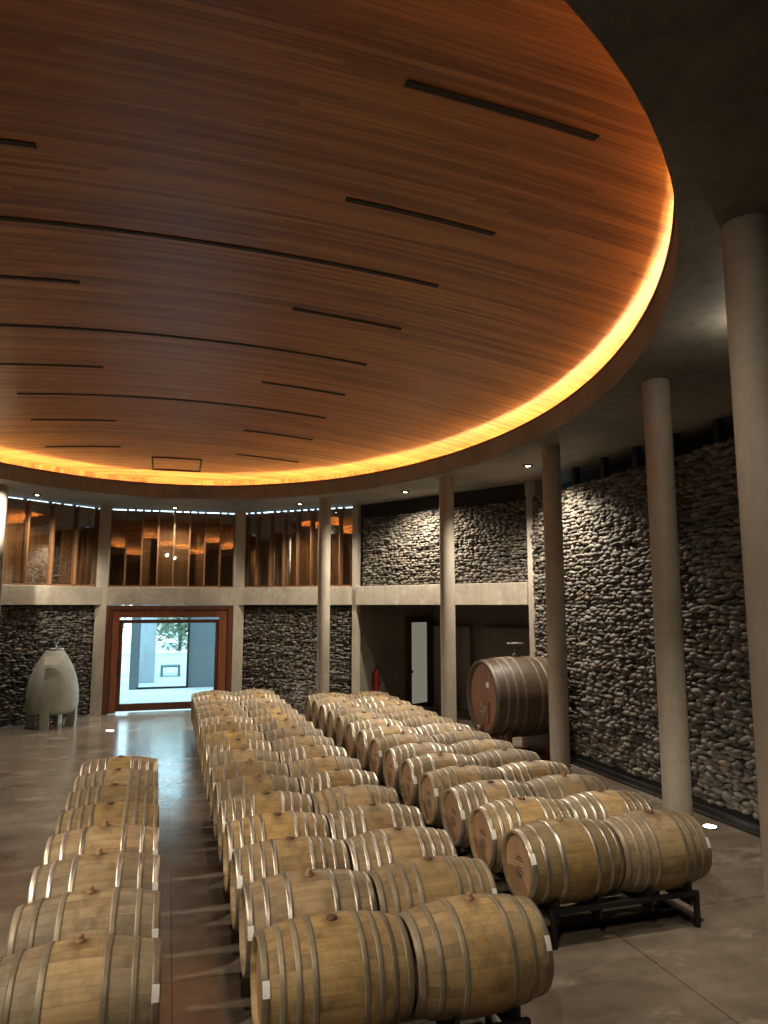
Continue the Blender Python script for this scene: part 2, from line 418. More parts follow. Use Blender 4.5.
# ------------------------------------------------------------------ stone walls
def ico():
    t = (1 + 5 ** .5) / 2
    v = [(-1, t, 0), (1, t, 0), (-1, -t, 0), (1, -t, 0), (0, -1, t), (0, 1, t), (0, -1, -t), (0, 1, -t), (t, 0, -1), (t, 0, 1), (-t, 0, -1), (-t, 0, 1)]
    f = [(0, 11, 5), (0, 5, 1), (0, 1, 7), (0, 7, 10), (0, 10, 11), (1, 5, 9), (5, 11, 4), (11, 10, 2), (10, 7, 6), (7, 1, 8), (3, 9, 4), (3, 4, 2), (3, 2, 6), (3, 6, 8), (3, 8, 9), (4, 9, 5), (2, 4, 11), (6, 2, 10), (8, 6, 7), (9, 8, 1)]
    v = [np.array(p) / np.linalg.norm(p) for p in v]; cache = {}; nf = []
    def mid(a, c):
        k = (min(a, c), max(a, c))
        if k not in cache:
            q = v[a] + v[c]; v.append(q / np.linalg.norm(q)); cache[k] = len(v) - 1
        return cache[k]
    for a, c, d in f:
        x, y, z = mid(a, c), mid(c, d), mid(d, a); nf += [(a, x, z), (c, y, x), (d, z, y), (x, y, z)]
    return np.array(v), np.array(nf)
IV, IF = ico()
def stones(name, origin, u, nrm, length, z0, z1, label, sw=.175, sh=.088, seams=1.0, mat=None):
    """wall of packed river stones; face plane at origin + s*u, bulging along nrm"""
    shapes = []
    for _ in range(14):
        w = 1 + .16 * np.sin(IV @ rng.normal(size=(3, 3)) * 1.6 + rng.uniform(0, 6, 3)).sum(1) / 1.7
        shapes.append(IV * w[:, None])
    V = []; F = []; base = 0; z = z0 + sh * .4; row = 0
    while z < z1 - sh * .2:
        s = rng.uniform(0, sw * .5)
        while s < length:
            w = sw * rng.uniform(.6, 1.35); h = sh * rng.uniform(.75, 1.3)
            c = s + w / 2
            if c > length - .03: break
            zz = z + rng.uniform(-.25, .25) * sh
            P = shapes[rng.integers(14)] * np.array([w * .56, .075 * rng.uniform(.8, 1.2), h * .57])
            a = rng.normal() * .16; ca, sa = math.cos(a), math.sin(a)
            x, y, q = P[:, 0] * ca - P[:, 2] * sa, P[:, 1], P[:, 0] * sa + P[:, 2] * ca
            d = rng.uniform(-.035, .02) - (.03 if (seams and (abs((c % (1.9 * seams)) - .95 * seams) < .05 or abs(((zz - z0) % (.98 * seams)) - .9 * seams) < .05)) else 0)
            pts = np.empty((len(P), 3))
            pts[:, 0] = origin[0] + u[0] * (c + x) + nrm[0] * (y + d - .05); pts[:, 1] = origin[1] + u[1] * (c + x) + nrm[1] * (y + d - .05)
            pts[:, 2] = np.clip(zz + q, z0, z1)
            V.append(pts); F.append(IF + base); base += len(P); s += w * .97
        z += sh * rng.uniform(.86, .98); row += 1
    V = np.concatenate(V); F = np.concatenate(F)
    me = bpy.data.meshes.new(name); me.vertices.add(len(V)); me.vertices.foreach_set('co', V.ravel())
    me.loops.add(F.size); me.loops.foreach_set('vertex_index', F.ravel().astype(np.int32))
    me.polygons.add(len(F)); me.polygons.foreach_set('loop_start', np.arange(0, F.size, 3, dtype=np.int32))
    me.polygons.foreach_set('loop_total', np.full(len(F), 3, dtype=np.int32)); me.update(calc_edges=True)
    me.polygons.foreach_set('use_smooth', np.ones(len(F), dtype=bool))
    o = bpy.data.objects.new(name, me); COL.objects.link(o); me.materials.append(M['stone'])
    struct(o, label, 'wall'); return o

w = stones('wall_right', (WX, 14.0), (0, -1), (-1, 0), 10.6, .14, 5.34, 'long dark gabion wall of stacked river stones behind the round columns', .18, .080)
b = MB(); b.box(WX + .06, WX + 1.1, -3.2, 14.25, 0, 5.32); b.box(8.55, 8.75, -3.2, 14.4, 5.0, 5.72)
b.build('backing', M['void'], w)
for i in range(11):
    b = MB(); y = 13.3 - i * .98; b.box(WX + .12, WX + .24, y, y + .12, 5.33, 5.72); b.build('strut', M['steel_dark'], w)
b = MB(); b.box(WX - .13, WX - .07, 3.2, 14.0, 0, .10); b.box(WX - .20, WX - .13, 3.2, 14.0, 0, .03)
struct(b.build('baseboard_right', M['steel_dark']), 'dark steel kerb along the foot of the right stone wall', 'baseboard')

# frame of a facade bay: u along it, n towards the room
def bay(Pa, Pb):
    u = (Pb - Pa); Ln = u.length; u = u / Ln; nrm = Vector((u.y, -u.x))
    Mx = Matrix(((u.x, nrm.x, 0, Pa.x), (u.y, nrm.y, 0, Pa.y), (0, 0, 1, 0), (0, 0, 0, 1)))   # local: x along, y towards room
    return u, nrm, Ln, Mx
BAYS = {'L': bay(P0, P1), 'C': bay(P1, P2), 'R': bay(P2, P3), 'S': bay(P3, P4)}
def pillar(P, half, label, z1=SOF, name='pillar', ang=0.0):
    b = MB(); b.box(-half, half, -half, half, 0, z1, Matrix.Translation((P.x, P.y, 0)) @ Matrix.Rotation(ang, 4, 'Z'))
    return struct(b.build(name, M['concrete'], bevel=.012), label, 'pillar')
pillar(P0, .18, 'square concrete pillar at the far left behind the white lit column', ang=.35)
pillar(P1, .15, 'square concrete pillar on the left of the timber framed doorway')
pillar(P2, .15, 'square concrete pillar on the right of the timber framed doorway')
pillar(P3, .085, 'slim concrete pillar between the lower stone panel and the dark recess', ang=-.85)
p4 = pillar(P4, .12, 'slim concrete corner pillar behind the big dark cask', ang=-.5)
b = MB(); b.box(-.1, .1, -.55, .12, SOF - .34, SOF - .002, Matrix.Translation((P4.x - .02, P4.y, 0)) @ Matrix.Rotation(-.6 - PI / 2 + PI, 4, 'Z')); b.build('bracket', M['dark_concrete'], p4)
for k, lab in (('L', 'concrete beam above the left stone panel and egg tank'), ('C', 'stained concrete beam above the timber framed doorway'),
               ('R', 'concrete beam above the stone panel right of the doorway'), ('S', 'long concrete beam above the dark recess with the frosted door')):
    u, nrm, Ln, Mx = BAYS[k]
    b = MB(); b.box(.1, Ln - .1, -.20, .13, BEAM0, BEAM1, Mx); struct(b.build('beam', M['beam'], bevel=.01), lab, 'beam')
def panel(k, name, z0, z1, inset, label, back=5.72):
    u, nrm, Ln, Mx = BAYS[k]; Pa = {'L': P0, 'R': P2, 'S': P3}[k]
    o = stones(name, (Pa.x + u.x * .12 - nrm.x * inset, Pa.y + u.y * .12 - nrm.y * inset), u, nrm, Ln - .24, z0, z1, label, .155, .072)
    b = MB(); b.box(.02, Ln - .02, -inset - .42, -inset - .07, z0, back, Mx); b.build('backing', M['void'], o)
    return o
panel('L', 'wall_left', .02, BEAM0 - .02, .02, 'lower stone panel behind the concrete egg tank', BEAM0)
panel('R', 'wall_back', .02, BEAM0 - .02, .02, 'lower stone panel right of the timber framed doorway', BEAM0)
u5 = panel('S', 'wall_upper_right', BEAM1 + .01, 5.36, .06, 'upper stone panel above the dark recess')
for i in range(6):
    u, nrm, Ln, Mx = BAYS['S']; b = MB(); b.box(.5 + i * .9, .62 + i * .9, -.3, -.16, 5.34, 5.72, Mx); b.build('strut', M['steel_dark'], u5)

# upper glazed bays
def glazed(k, name, nl, label, swing):
    u, nrm, Ln, Mx = BAYS[k]; root = empty(name); struct(root, label, 'window')
    z0, z1 = BEAM1, SOF - .005; a, e = .13, Ln - .13
    if k == 'R': e = Ln - .07
    wd = (e - a) / nl
    b = MB(); b.box(a, e, -.16, -.02, z0, z0 + .05, Mx); b.build('sill', M['fin_wood'], root)
    b = MB(); b.box(a, e, -.13, -.05, 5.63, 5.66, Mx); b.build('head_rail', M['fin_wood'], root)
    for i in range(nl + 1):
        x = a + wd * i; b = MB(); b.box(max(a, x - .02), min(e, x + .02), -.22, .01, z0 + .05, 5.66, Mx); b.build('fin', M['fin_wood'], root)
    for i in range(nl):
        xc = a + wd * (i + .5); hw = wd / 2 - .024
        Mp = Mx @ Matrix.Translation((xc, -.09, 0)) @ Matrix.Translation((0, 0, 4.55)) @ Matrix.Rotation(swing[i % len(swing)], 4, 'Z') @ Matrix.Rotation((-.012, .004, .009, -.003, .012, -.008, .001)[(i * 3 + len(name)) % 7 if k != 'L' else i % 5] if k != 'L' else (.012, .006, 0, -.006, -.012)[i], 4, 'X') @ Matrix.Translation((0, 0, -4.55))
        b = MB(); b.box(-hw, hw, -.005, .005, z0 + .05, 5.63, Mp); b.build('pane', M['glass'], root)
        b = MB(); zz = 5.645
        for j in range(3):
            x0 = a + wd * i + wd / 3 * j; b.box(x0 - .006, x0 + wd / 3 + .006, -.25 - .012 * ((i * 3 + j) % 2), -.22 - .012 * ((i * 3 + j) % 2), z0, zz, Mx)
        b.build('shutter', M['shutter'], root)
    for i in range(nl * 2 + 1):
        if i % 2 == 0 or rng.random() < .5:
            x = a + wd * .5 * i; b = MB(); b.box(x - .03, x + .03, -.3, -.22, 5.64, SOF, Mx); b.build('hanger', M['steel_dark'], root)
    return root
glazed('L', 'window_1', 5, 'upper row of tall timber backed panes above the egg tank', [.05, .03, .01, -.01, -.03])
glazed('C', 'window_2', 8, 'upper row of tall timber backed panes above the doorway', [.012, -.01, .02, -.004, .006, -.02, .012, -.014])
glazed('R', 'window_3', 8, 'upper row of tall timber backed panes right of the doorway', [.02, -.015, .03, 0, -.02, .015])

# doorway with the big timber framed pivot door
u, nrm, Ln, Mx = BAYS['C']
door = empty('door_1', (.1, 21.4, 0)); struct(door, 'big red brown timber framed glass door opening onto the bright courtyard', 'door')
Md = Matrix.Translation((-1.88, 0, 0))
def dbox(name, x0, x1, y0, y1, z0, z1, mat, par):
    b = MB(); b.box(x0, x1, y0, y1, z0, z1, Md); return b.build(name, mat, par, bevel=.008)
fr = dbox('frame', .13, .30, -.14, .12, 0, 2.96, M['door_dark'], door)
for x0, x1, z0, z1, nm in ((3.46, 3.63, 0, 2.96, 'frame'), (.30, 3.46, 2.84, 2.96, 'frame')): dbox(nm, x0, x1, -.14, .12, z0, z1, M['door_dark'], door)
for x0, x1, z0, z1 in ((.30, .50, .02, 2.84), (3.22, 3.46, .02, 2.84), (.50, 3.22, 2.62, 2.84)):
    dbox('casing', x0, x1, -.09, .06, z0, z1, M['door_wood'], door)
for x0, x1, z0, z1 in ((.50, .60, .06, 2.56), (3.12, 3.22, .06, 2.56), (.60, 3.12, .06, .26), (.60, 3.12, 2.46, 2.56)):
    dbox('leaf_rail', x0, x1, -.05, .03, z0, z1, M['door_dark'], door)
dbox('pane', .60, 3.12, -.015, .005, .26, 2.46, M['door_glass'], door)
b = MB(); b.box(.515, .545, -.10, -.07, 1.0, 1.5, Md); b.box(.522, .538, -.08, -.05, 1.02, 1.05, Md); b.box(.522, .538, -.08, -.05, 1.45, 1.48, Md); b.build('handle', M['steel_dark'], door)

# remaining enclosure (outside the frame)
def wall(name, pa, pb, label, th=.3, z1=SOF, mat='wall_plain', off=0.0):
    u, nrm, Ln, Mx = bay(Vector(pa), Vector(pb)); b = MB(); b.box(0, Ln, -th - off, -off, 0, z1, Mx); return struct(b.build(name, M[mat]), label, 'wall')
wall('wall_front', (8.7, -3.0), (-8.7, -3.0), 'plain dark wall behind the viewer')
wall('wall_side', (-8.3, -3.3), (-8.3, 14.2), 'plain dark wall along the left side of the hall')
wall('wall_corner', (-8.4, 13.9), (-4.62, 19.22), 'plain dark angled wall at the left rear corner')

# recess behind bay S
u, nrm, Ln, Mx = BAYS['S']
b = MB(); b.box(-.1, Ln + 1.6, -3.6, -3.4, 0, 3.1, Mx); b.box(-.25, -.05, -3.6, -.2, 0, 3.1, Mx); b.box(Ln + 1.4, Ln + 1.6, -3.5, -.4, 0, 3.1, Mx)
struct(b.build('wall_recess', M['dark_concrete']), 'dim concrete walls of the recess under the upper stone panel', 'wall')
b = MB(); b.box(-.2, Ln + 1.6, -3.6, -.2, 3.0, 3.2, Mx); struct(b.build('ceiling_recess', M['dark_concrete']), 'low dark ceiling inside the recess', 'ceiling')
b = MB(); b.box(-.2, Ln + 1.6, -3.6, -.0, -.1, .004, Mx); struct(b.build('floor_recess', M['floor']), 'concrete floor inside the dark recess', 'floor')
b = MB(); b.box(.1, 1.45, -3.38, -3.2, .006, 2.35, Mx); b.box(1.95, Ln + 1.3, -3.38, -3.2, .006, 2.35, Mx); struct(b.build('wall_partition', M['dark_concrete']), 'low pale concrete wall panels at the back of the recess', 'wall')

# ------------------------------------------------------------------ round columns
for i, (x, y, lab) in enumerate((
        (3.93, 3.90, 'tall round concrete column nearest the viewer at the frame edge'),
        (5.70, 7.20, 'tall round concrete column behind the nearest pair of the right barrel rows'),
        (6.30, 10.80, 'tall round concrete column in front of the right end of the big dark cask'),
        (5.72, 14.25, 'tall round concrete column left of the big dark cask'),
        (3.82, 18.00, 'round concrete column in front of the stone panel right of the doorway'),
        (-3.81, 18.15, 'brightly lit pale round concrete column left of the egg tank'))):
    b = MB(); b.lathe([(.16, 0), (.16, SOF)], 40); b.lathe([(.0, .001), (.16, .001)], 40)
    o = b.build('column', M['concrete']); o.location = (x, y, 0); struct(o, lab, 'column')

# ------------------------------------------------------------------ barrels
RBX = Matrix.Rotation(PI / 2, 4, 'Y')         # lathe axis Z -> X
def barrel_r(x, L, R, r0): return R - (R - r0) * abs(2 * x / L) ** 2.0
def barrel_shell(L, R, r0, th, rec, n=48, m=18):
    b = MB(); pr = [(barrel_r(L * (i / m - .5), L, R, r0), L * (i / m - .5)) for i in range(m + 1)]
    inner = [(r0 - th * .9, L / 2), (r0 - th * 1.5, L / 2 - rec - .01)]
    pr = [(r0 - th * 1.5, -L / 2 + rec + .01), (r0 - th * .9, -L / 2)] + pr + inner
    b.lathe(pr, n, RBX); return b
def head_mb(L, r0, th, rec, s):
    b = MB(); x1 = s * (L / 2 - rec); x0 = s * (L / 2 - rec - .022); r = r0 - th * 1.15
    b.lathe([(.0, x0), (r, x0), (r, x1), (.0, x1)], 48, RBX, smooth=False); return b
def hoop_mb(L, R, r0, xa, xb, t=.005, n=48):
    k = 3; out = [(barrel_r(xa + (xb - xa) * i / k, L, R, r0) + t, xa + (xb - xa) * i / k) for i in range(k + 1)]
    inn = [(barrel_r(xa + (xb - xa) * i / k, L, R, r0) - .002, xa + (xb - xa) * i / k) for i in reversed(range(k + 1))]
    b = MB(); b.lathe(out + inn, n, RBX, closed=True); return b
BL, BR, B0 = .95, .355, .288
SH = barrel_shell(BL, BR, B0, .022, .035)
HD = [head_mb(BL, B0, .022, .035, s) for s in (-1, 1)]
def bung_mb(kind):
    b = MB()
    if kind == 0: b.lathe([(.0, BR - .01), (.032, BR - .01), (.030, BR + .012), (.018, BR + .018), (.022, BR + .032), (.016, BR + .042), (0, BR + .044)], 16)
    else: b.lathe([(.0, BR - .01), (.036, BR - .01), (.034, BR + .010), (.0, BR + .012)], 16)
    return b
def curved_patch(x0, x1, a0, a1, lift):
    b = MB(); vs = []; fs = []; ka, kx = 5, 4
    for l in (lift, lift - .0015):
        for i in range(kx + 1):
            x = x0 + (x1 - x0) * i / kx; r = barrel_r(x, BL, BR, B0) + l
            for j in range(ka + 1):
                a = a0 + (a1 - a0) * j / ka; vs.append((x, -r * math.sin(a), r * math.cos(a)))   # angle from the top towards -y
    N = (kx + 1) * (ka + 1)
    for i in range(kx):
        for j in range(ka):
            q = i * (ka + 1) + j; f = (q, q + 1, q + ka + 2, q + ka + 1); fs.append(f); fs.append(tuple(N + c for c in reversed(f)))
    b.add(vs, fs); return b
H8 = [(.055 + .005, .10), (.175, .205)]
hoops8 = [(.138, .176), (.236, .272), (.332, .368), (.428, .474)]
hoops6 = [(.150, .190), (.310, .346), (.424, .474)]
PROTO = {}
def make_barrel(key, hoops, hmat, bung):
    root = empty('wine_barrel'); body = SH.build('staves', M['oak'], root)
    for hm in HD: hm.build('head', M['oak_head'], root)
    for a, c in hoops:
        for s in (-1, 1): hoop_mb(BL, BR, B0, *((a, c) if s > 0 else (-c, -a))).build('hoop', hmat, root)
    bung_mb(bung).build('bung', M['bung' if bung == 0 else 'bung_dark'], root)
    PROTO[key] = [root, False, list(root.children)]
make_barrel(0, hoops8, M['hoop_bright'], 1)
make_barrel(1, hoops8, M['hoop_dull'], 1)
make_barrel(2, hoops6, M['hoop_bright'], 0)
make_barrel(3, hoops6, M['hoop_dull'], 0)
TAG = {-1: curved_patch(-.468, -.425, .98, 1.28, .006).build('tag', M['white']), 1: curved_patch(.425, .468, .98, 1.28, .006).build('tag', M['white'])}
sb = MB()                                     # rubbed-out branding on a head: short bars, not readable
for zz, w in ((.07, .05), (.045, .07), (-.02, .045), (-.045, .075), (-.07, .06), (-.095, .05)):
    sb.box(-BL / 2 + .034, -BL / 2 + .0355, -w, w, zz - .006, zz + .006)
STAMP = sb.build('stamp', M['stamp'])
TAGU = {-1: False, 1: False, 's': False}
ZC = .616
VAR = {0: 'bright hoops', 1: 'dull hoops', 2: 'bright hoops', 3: 'dull hoops'}
def take(o, key, parent):
    if not TAGU[key]:
        TAGU[key] = True; o.parent = parent; return o
    return copy_child(o, parent)
def place_barrel(kind, x, y, rx, rz, label, group, tagside=0, stamp=False):
    root, used, kids = PROTO[kind]
    if used:
        r = root.copy(); COL.objects.link(r)
        for c in kids: copy_child(c, r)
    else:
        r = root; PROTO[kind][1] = True
    r.location = (x, y, ZC); r.rotation_euler = (rx, 0, rz)
    tag(r, label, 'barrel', group)
    if tagside: take(TAG[tagside], tagside, r)
    if stamp: take(STAMP, 's', r)
    return r

# racks: two-barrel steel racks
RK = {}
def make_rack(key, L):
    root = empty('barrel_rack'); h = L / 2
    for s in (-1, 1):
        b = MB(); x = s * h
        for y in (-.29, .29): b.box(x - .022, x + .022, y - .022, y + .022, 0, .32)
        b.box(x - .022, x + .022, -.29, .29, .012, .056); b.box(x - .022, x + .022, -.29, .29, .225, .265)
        b.build('end_frame', M['steel_dark'], root, bevel=.004)
    for y in (-.29, .29):
        b = MB(); b.box(-h, h, y - .02, y + .02, .28, .318); b.build('rail', M['steel_dark'], root)
    b = MB(); b.box(-h, h, -.02, .02, .012, .052); b.build('tie_bar', M['steel_dark'], root)
    cs = (-.485, .485) if L > 1 else (0,)
    for c in cs:
        for s in (-1, 1):
            b = MB(); x = c + s * .213; rr = barrel_r(.199, BL, BR, B0) + .005; k = 10; vs = []
            for i in range(k + 1):                       # curved cradle plate under the barrel
                y = -.29 + .58 * i / k; zt = ZC - math.sqrt(max(rr * rr - y * y, .01)) if abs(y) < .27 else .40
                zt = min(zt, .40)
                for xx in (x - .012, x + .012): vs += [(xx, y, .19), (xx, y, max(zt, .20))]
            fs = []
            for i in range(k):
                q = i * 4; r = q + 4
                fs += [(q, q + 1, r + 1, r), (q + 2, r + 2, r + 3, q + 3), (q + 1, q + 3, r + 3, r + 1), (q, r, r + 2, q + 2)]
            fs += [(0, 2, 3, 1), (k * 4, k * 4 + 1, k * 4 + 3, k * 4 + 2)]
            b.add(vs, fs); b.build('cradle', M['steel_dark'], root)
    RK[key] = [root, False, list(root.children)]
make_rack('pair', 1.5); make_rack('single', .62)
def place_rack(key, x, y, label, group):
    root, used, kids = RK[key]
    if used:
        r = root.copy(); COL.objects.link(r)
        for c in kids: copy_child(c, r)
    else: r = root; RK[key][1] = True
    r.location = (x, y, 0); tag(r, label, 'rack', group)

ORD = ['nearest', 'second', 'third', 'fourth', 'fifth', 'sixth', 'seventh', 'eighth', 'ninth', 'tenth', 'eleventh', 'twelfth', 'thirteenth', 'fourteenth', 'fifteenth', 'sixteenth', 'farthest']
def nth(k, n): return 'farthest' if k == n - 1 else ('nearest' if k == 0 else ORD[k] + ' nearest')
left_kind = [3, 3, 2, 2, 1, 1, 1, 0]
for k in range(8):
    y = 4.87 + .787 * k; x = -.43 - .0137 * k
    place_barrel(left_kind[k], x, y, rng.normal() * .05, rng.normal() * .012, f'{nth(k, 8)} oak barrel of the single row left of the aisle, {VAR[left_kind[k]]}', 'oak barrels in the single left row', 1 if k < 4 else 0)
    place_rack('single', x, y, f'low black steel rack under the {nth(k, 8)} barrel of the single left row', 'steel racks under the single left row')
mk = [[1, 3], [2, 1], [0, 0], [0, 0], [0, 1], [3, 0]]
for k in range(17):
    y = 4.79 + .80 * k
    for s, side in ((0, 'left'), (1, 'right')):
        kd = mk[k][s] if k < len(mk) else int((1, 3, 1, 3, 0, 2)[rng.integers(0, 6)])
        place_barrel(kd, 1.085 + .97 * s, y, rng.normal() * .06, rng.normal() * .012, f'{side} oak barrel of the {nth(k, 17)} pair in the middle double row, {VAR[kd]}',
                     'oak barrels in the middle double row', (-1 if s == 0 else 1) if k < 8 else 0)
    place_rack('pair', 1.57, y, f'black steel rack under the {nth(k, 17)} barrel pair of the middle double row', 'steel racks under the middle double row')
rk = [[2, 1], [0, 0], [0, 3], [1, 0], [2, 1]]
for k in range(14):
    y = 6.20 + .785 * k
    for s, side in ((0, 'left'), (1, 'right')):
        kd = rk[k][s] if k < len(rk) else int((1, 3, 1, 3, 0, 2)[rng.integers(0, 6)])
        place_barrel(kd, 3.60 + .965 * s, y, rng.normal() * .06, rng.normal() * .012, f'{side} oak barrel of the {nth(k, 14)} pair in the right double row, {VAR[kd]}',
                     'oak barrels in the right double row', (-1 if s == 0 else 1) if k < 9 else 0, s == 0 and k < 8)
    place_rack('pair', 4.0825, y, f'black steel rack under the {nth(k, 14)} barrel pair of the right double row', 'steel racks under the right double row')

# ------------------------------------------------------------------ big cask on its cradle
QL, QR, Q0 = 1.52, .77, .70
cask = empty('oak_cask', (6.65, 13.0, 1.19)); tag(cask, 'huge dark oak cask lying beside the right stone wall behind a round column', 'cask')
barrel_shell(QL, QR, Q0, .05, .07, 64, 22).build('staves', M['cask'], cask)
for s in (-1, 1): head_mb(QL, Q0, .05, .07, s).build('head', M['cask_head'], cask)
for a, c in ((.14, .20), (.32, .38), (.49, .55), (.68, .755)):
    for s in (-1, 1): hoop_mb(QL, QR, Q0, *((a, c) if s > 0 else (-c, -a)), t=.006, n=64).build('hoop', M['hoop_dark'], cask)
hx = -QL / 2 + .07
b = MB(); b.box(hx - .035, hx + .002, -.22, .22, -.48, -.06); md = b.build('manhole_door', M['cask_head'], cask, bevel=.02)
b = MB(); b.box(hx - .042, hx - .034, -.15, .13, -.42, -.14); b.build('plate', M['chrome'], md, bevel=.003)
b = MB(); b.box(hx - .06, hx - .034, -.035, .035, -.46, -.08); b.cyl((hx - .10, 0, -.27), (hx - .03, 0, -.27), .035, n=16); b.build('clamp', M['chrome'], md)
b = MB(); b.cyl((hx - .12, .06, -.56), (hx, .06, -.56), .035, n=16); b.cyl((hx - .10, .06, -.56), (hx - .10, .06, -.64), .022, n=12); b.cyl((hx - .15, .02, -.5), (hx - .15, .10, -.5), .012, n=8); b.cyl((hx - .12, .06, -.56), (hx - .15, .06, -.5), .012, n=8); b.build('tap', M['chrome'], cask)
b = MB(); b.box(hx - .004, hx + .001, -.22, -.10, .2, .3); b.build('tag', M['white'], cask)
b = MB(); b.lathe([(0, QR - .01), (.07, QR - .01), (.065, QR + .04), (.03, QR + .05), (.025, QR + .14), (.02, QR + .22), (.16, QR + .235), (.17, QR + .26), (.02, QR + .275), (0, QR + .275)], 20); b.build('breather_valve', M['hoop_dark'], cask)
crd = empty('cask_cradle', (6.65, 13.0, 0)); tag(crd, 'dark timber cradle carrying the huge cask by the stone wall', 'cradle')
for s in (-1, 1):
    rr = barrel_r(.365, QL, QR, Q0) + .008; k = 14; b = MB(); vs = []
    for i in range(k + 1):
        y = -.55 + 1.1 * i / k; zt = 1.19 - math.sqrt(rr * rr - y * y)
        for xx in (s * .435 - .05, s * .435 + .05): vs += [(xx, y, .12), (xx, y, zt)]
    fs = []
    for i in range(k):
        q = i * 4; r = q + 4; fs += [(q, q + 1, r + 1, r), (q + 2, r + 2, r + 3, q + 3), (q + 1, q + 3, r + 3, r + 1), (q, r, r + 2, q + 2)]
    fs += [(0, 2, 3, 1), (k * 4, k * 4 + 1, k * 4 + 3, k * 4 + 2)]
    b.add(vs, fs); b.build('saddle', M['door_dark'], crd)
    b = MB(); b.box(-.7, .7, s * .42 - .06, s * .42 + .06, 0, .12); b.build('runner', M['door_dark'], crd)

# ------------------------------------------------------------------ concrete egg tank
egg = empty('egg_tank', (-2.66, 19.66, 0)); tag(egg, 'grey concrete egg shaped wine tank standing before the left stone panel', 'tank')
pr = [(0, .33), (.40, .33), (.54, .36), (.592, .48), (.603, .64), (.598, .82), (.573, 1.02), (.524, 1.22), (.447, 1.43), (.35, 1.62), (.26, 1.76), (.19, 1.85), (0, 1.87)]
def smooth_prof(p, k=4):
    out = []
    for i in range(len(p) - 1):
        a = p[max(i - 1, 0)]; q = p[i]; c = p[i + 1]; d = p[min(i + 2, len(p) - 1)]
        for j in range(k):
            t = j / k; out.append(tuple(.5 * ((2 * q[e]) + (c[e] - a[e]) * t + (2 * a[e] - 5 * q[e] + 4 * c[e] - d[e]) * t * t + (3 * q[e] - a[e] - 3 * c[e] + d[e]) * t ** 3) for e in (0, 1)))
    return out + [p[-1]]
b = MB(); b.lathe(smooth_prof(pr), 48); b.build('body', M['egg'], egg)
for i in range(4):
    a = math.radians(-98.4) + i * PI / 2; b = MB(); b.lathe([(.36, 0), (.582, 0), (.590, .46), (.36, .46)], 10, None, True, a - .17, a + .17, smooth=False); b.build('leg', M['egg'], egg)
b = MB(); b.lathe([(.0, 1.86), (.19, 1.86), (.20, 1.90), (.17, 1.915), (0, 1.92)], 28); b.build('lid', M['chrome'], egg)
b = MB(); b.lathe([(.035, 1.915), (.035, 2.0), (.06, 2.005), (.06, 2.06), (0, 2.065)], 16); b.build('valve', M['chrome'], egg)
b = MB(); Ms = Matrix.Translation((.02, -.47, 1.62)) @ Matrix.Rotation(-.32, 4, 'X'); b.box(-.18, .18, -.01, .01, -.10, .10, Ms); b.build('sign_plate', M['white'], egg)

# ------------------------------------------------------------------ frosted door and extinguisher in the recess
u, nrm, Ln, Mx = BAYS['S']
d2 = empty('door_2', (0, 0, 0)); struct(d2, 'narrow dark framed door with a pale frosted glass panel in the recess', 'door')
yd = -2.62
def d2box(nm, x0, x1, y0, y1, z0, z1, mat): b = MB(); b.box(x0, x1, y0, y1, z0, z1, Mx); return b.build(nm, mat, d2)
for y0, y1, z0, z1 in ((yd - .60, yd - .36, 0, 2.62), (yd + .36, yd + .56, 0, 2.62), (yd - .36, yd + .36, 2.46, 2.62), (yd - .36, yd + .36, 0, .12)):
    d2box('frame', -.05, .04, y0, y1, z0, z1, M['door_dark'])
d2box('pane', -.04, .01, yd - .36, yd + .36, .12, 2.46, M['frosted_lit'])
b = MB(); b.cyl(Mx @ Vector((.04, yd + .45, 1.05)), Mx @ Vector((.11, yd + .45, 1.05)), .025, n=10); b.cyl(Mx @ Vector((.11, yd + .45, 1.05)), Mx @ Vector((.14, yd + .45, 1.05)), .045, n=12); b.build('handle', M['chrome'], d2)
ex_p = Mx @ Vector((.075, -.72, 0))
ex = empty('fire_extinguisher', (ex_p.x, ex_p.y, .62), math.atan2(u.y, u.x)); tag(ex, 'red fire extinguisher hanging on the side wall of the dark recess', 'fire extinguisher')
b = MB(); b.lathe([(0, 0), (.075, 0), (.085, .02), (.085, .47), (.06, .54), (.03, .57), (.03, .60), (0, .6)], 24); b.build('cylinder', M['red'], ex)
b = MB(); b.cyl((0, 0, .6), (0, 0, .66), .02, n=10); b.box(-.01, .12, -.012, .012, .64, .66); b.box(-.01, .11, -.012, .012, .69, .705); b.box(-.02, 0, -.012, .012, .64, .705); b.build('valve', M['black'], ex)
b = MB(); b.tube([(.03, 0, .63), (.1, .02, .6), (.13, .03, .48), (.11, .03, .3), (.1, .02, .16)], .012, 8); b.build('hose', M['black'], ex)
b = MB(); b.box(-.10, -.085, -.05, .05, .2, .5); b.build('bracket', M['black'], ex)

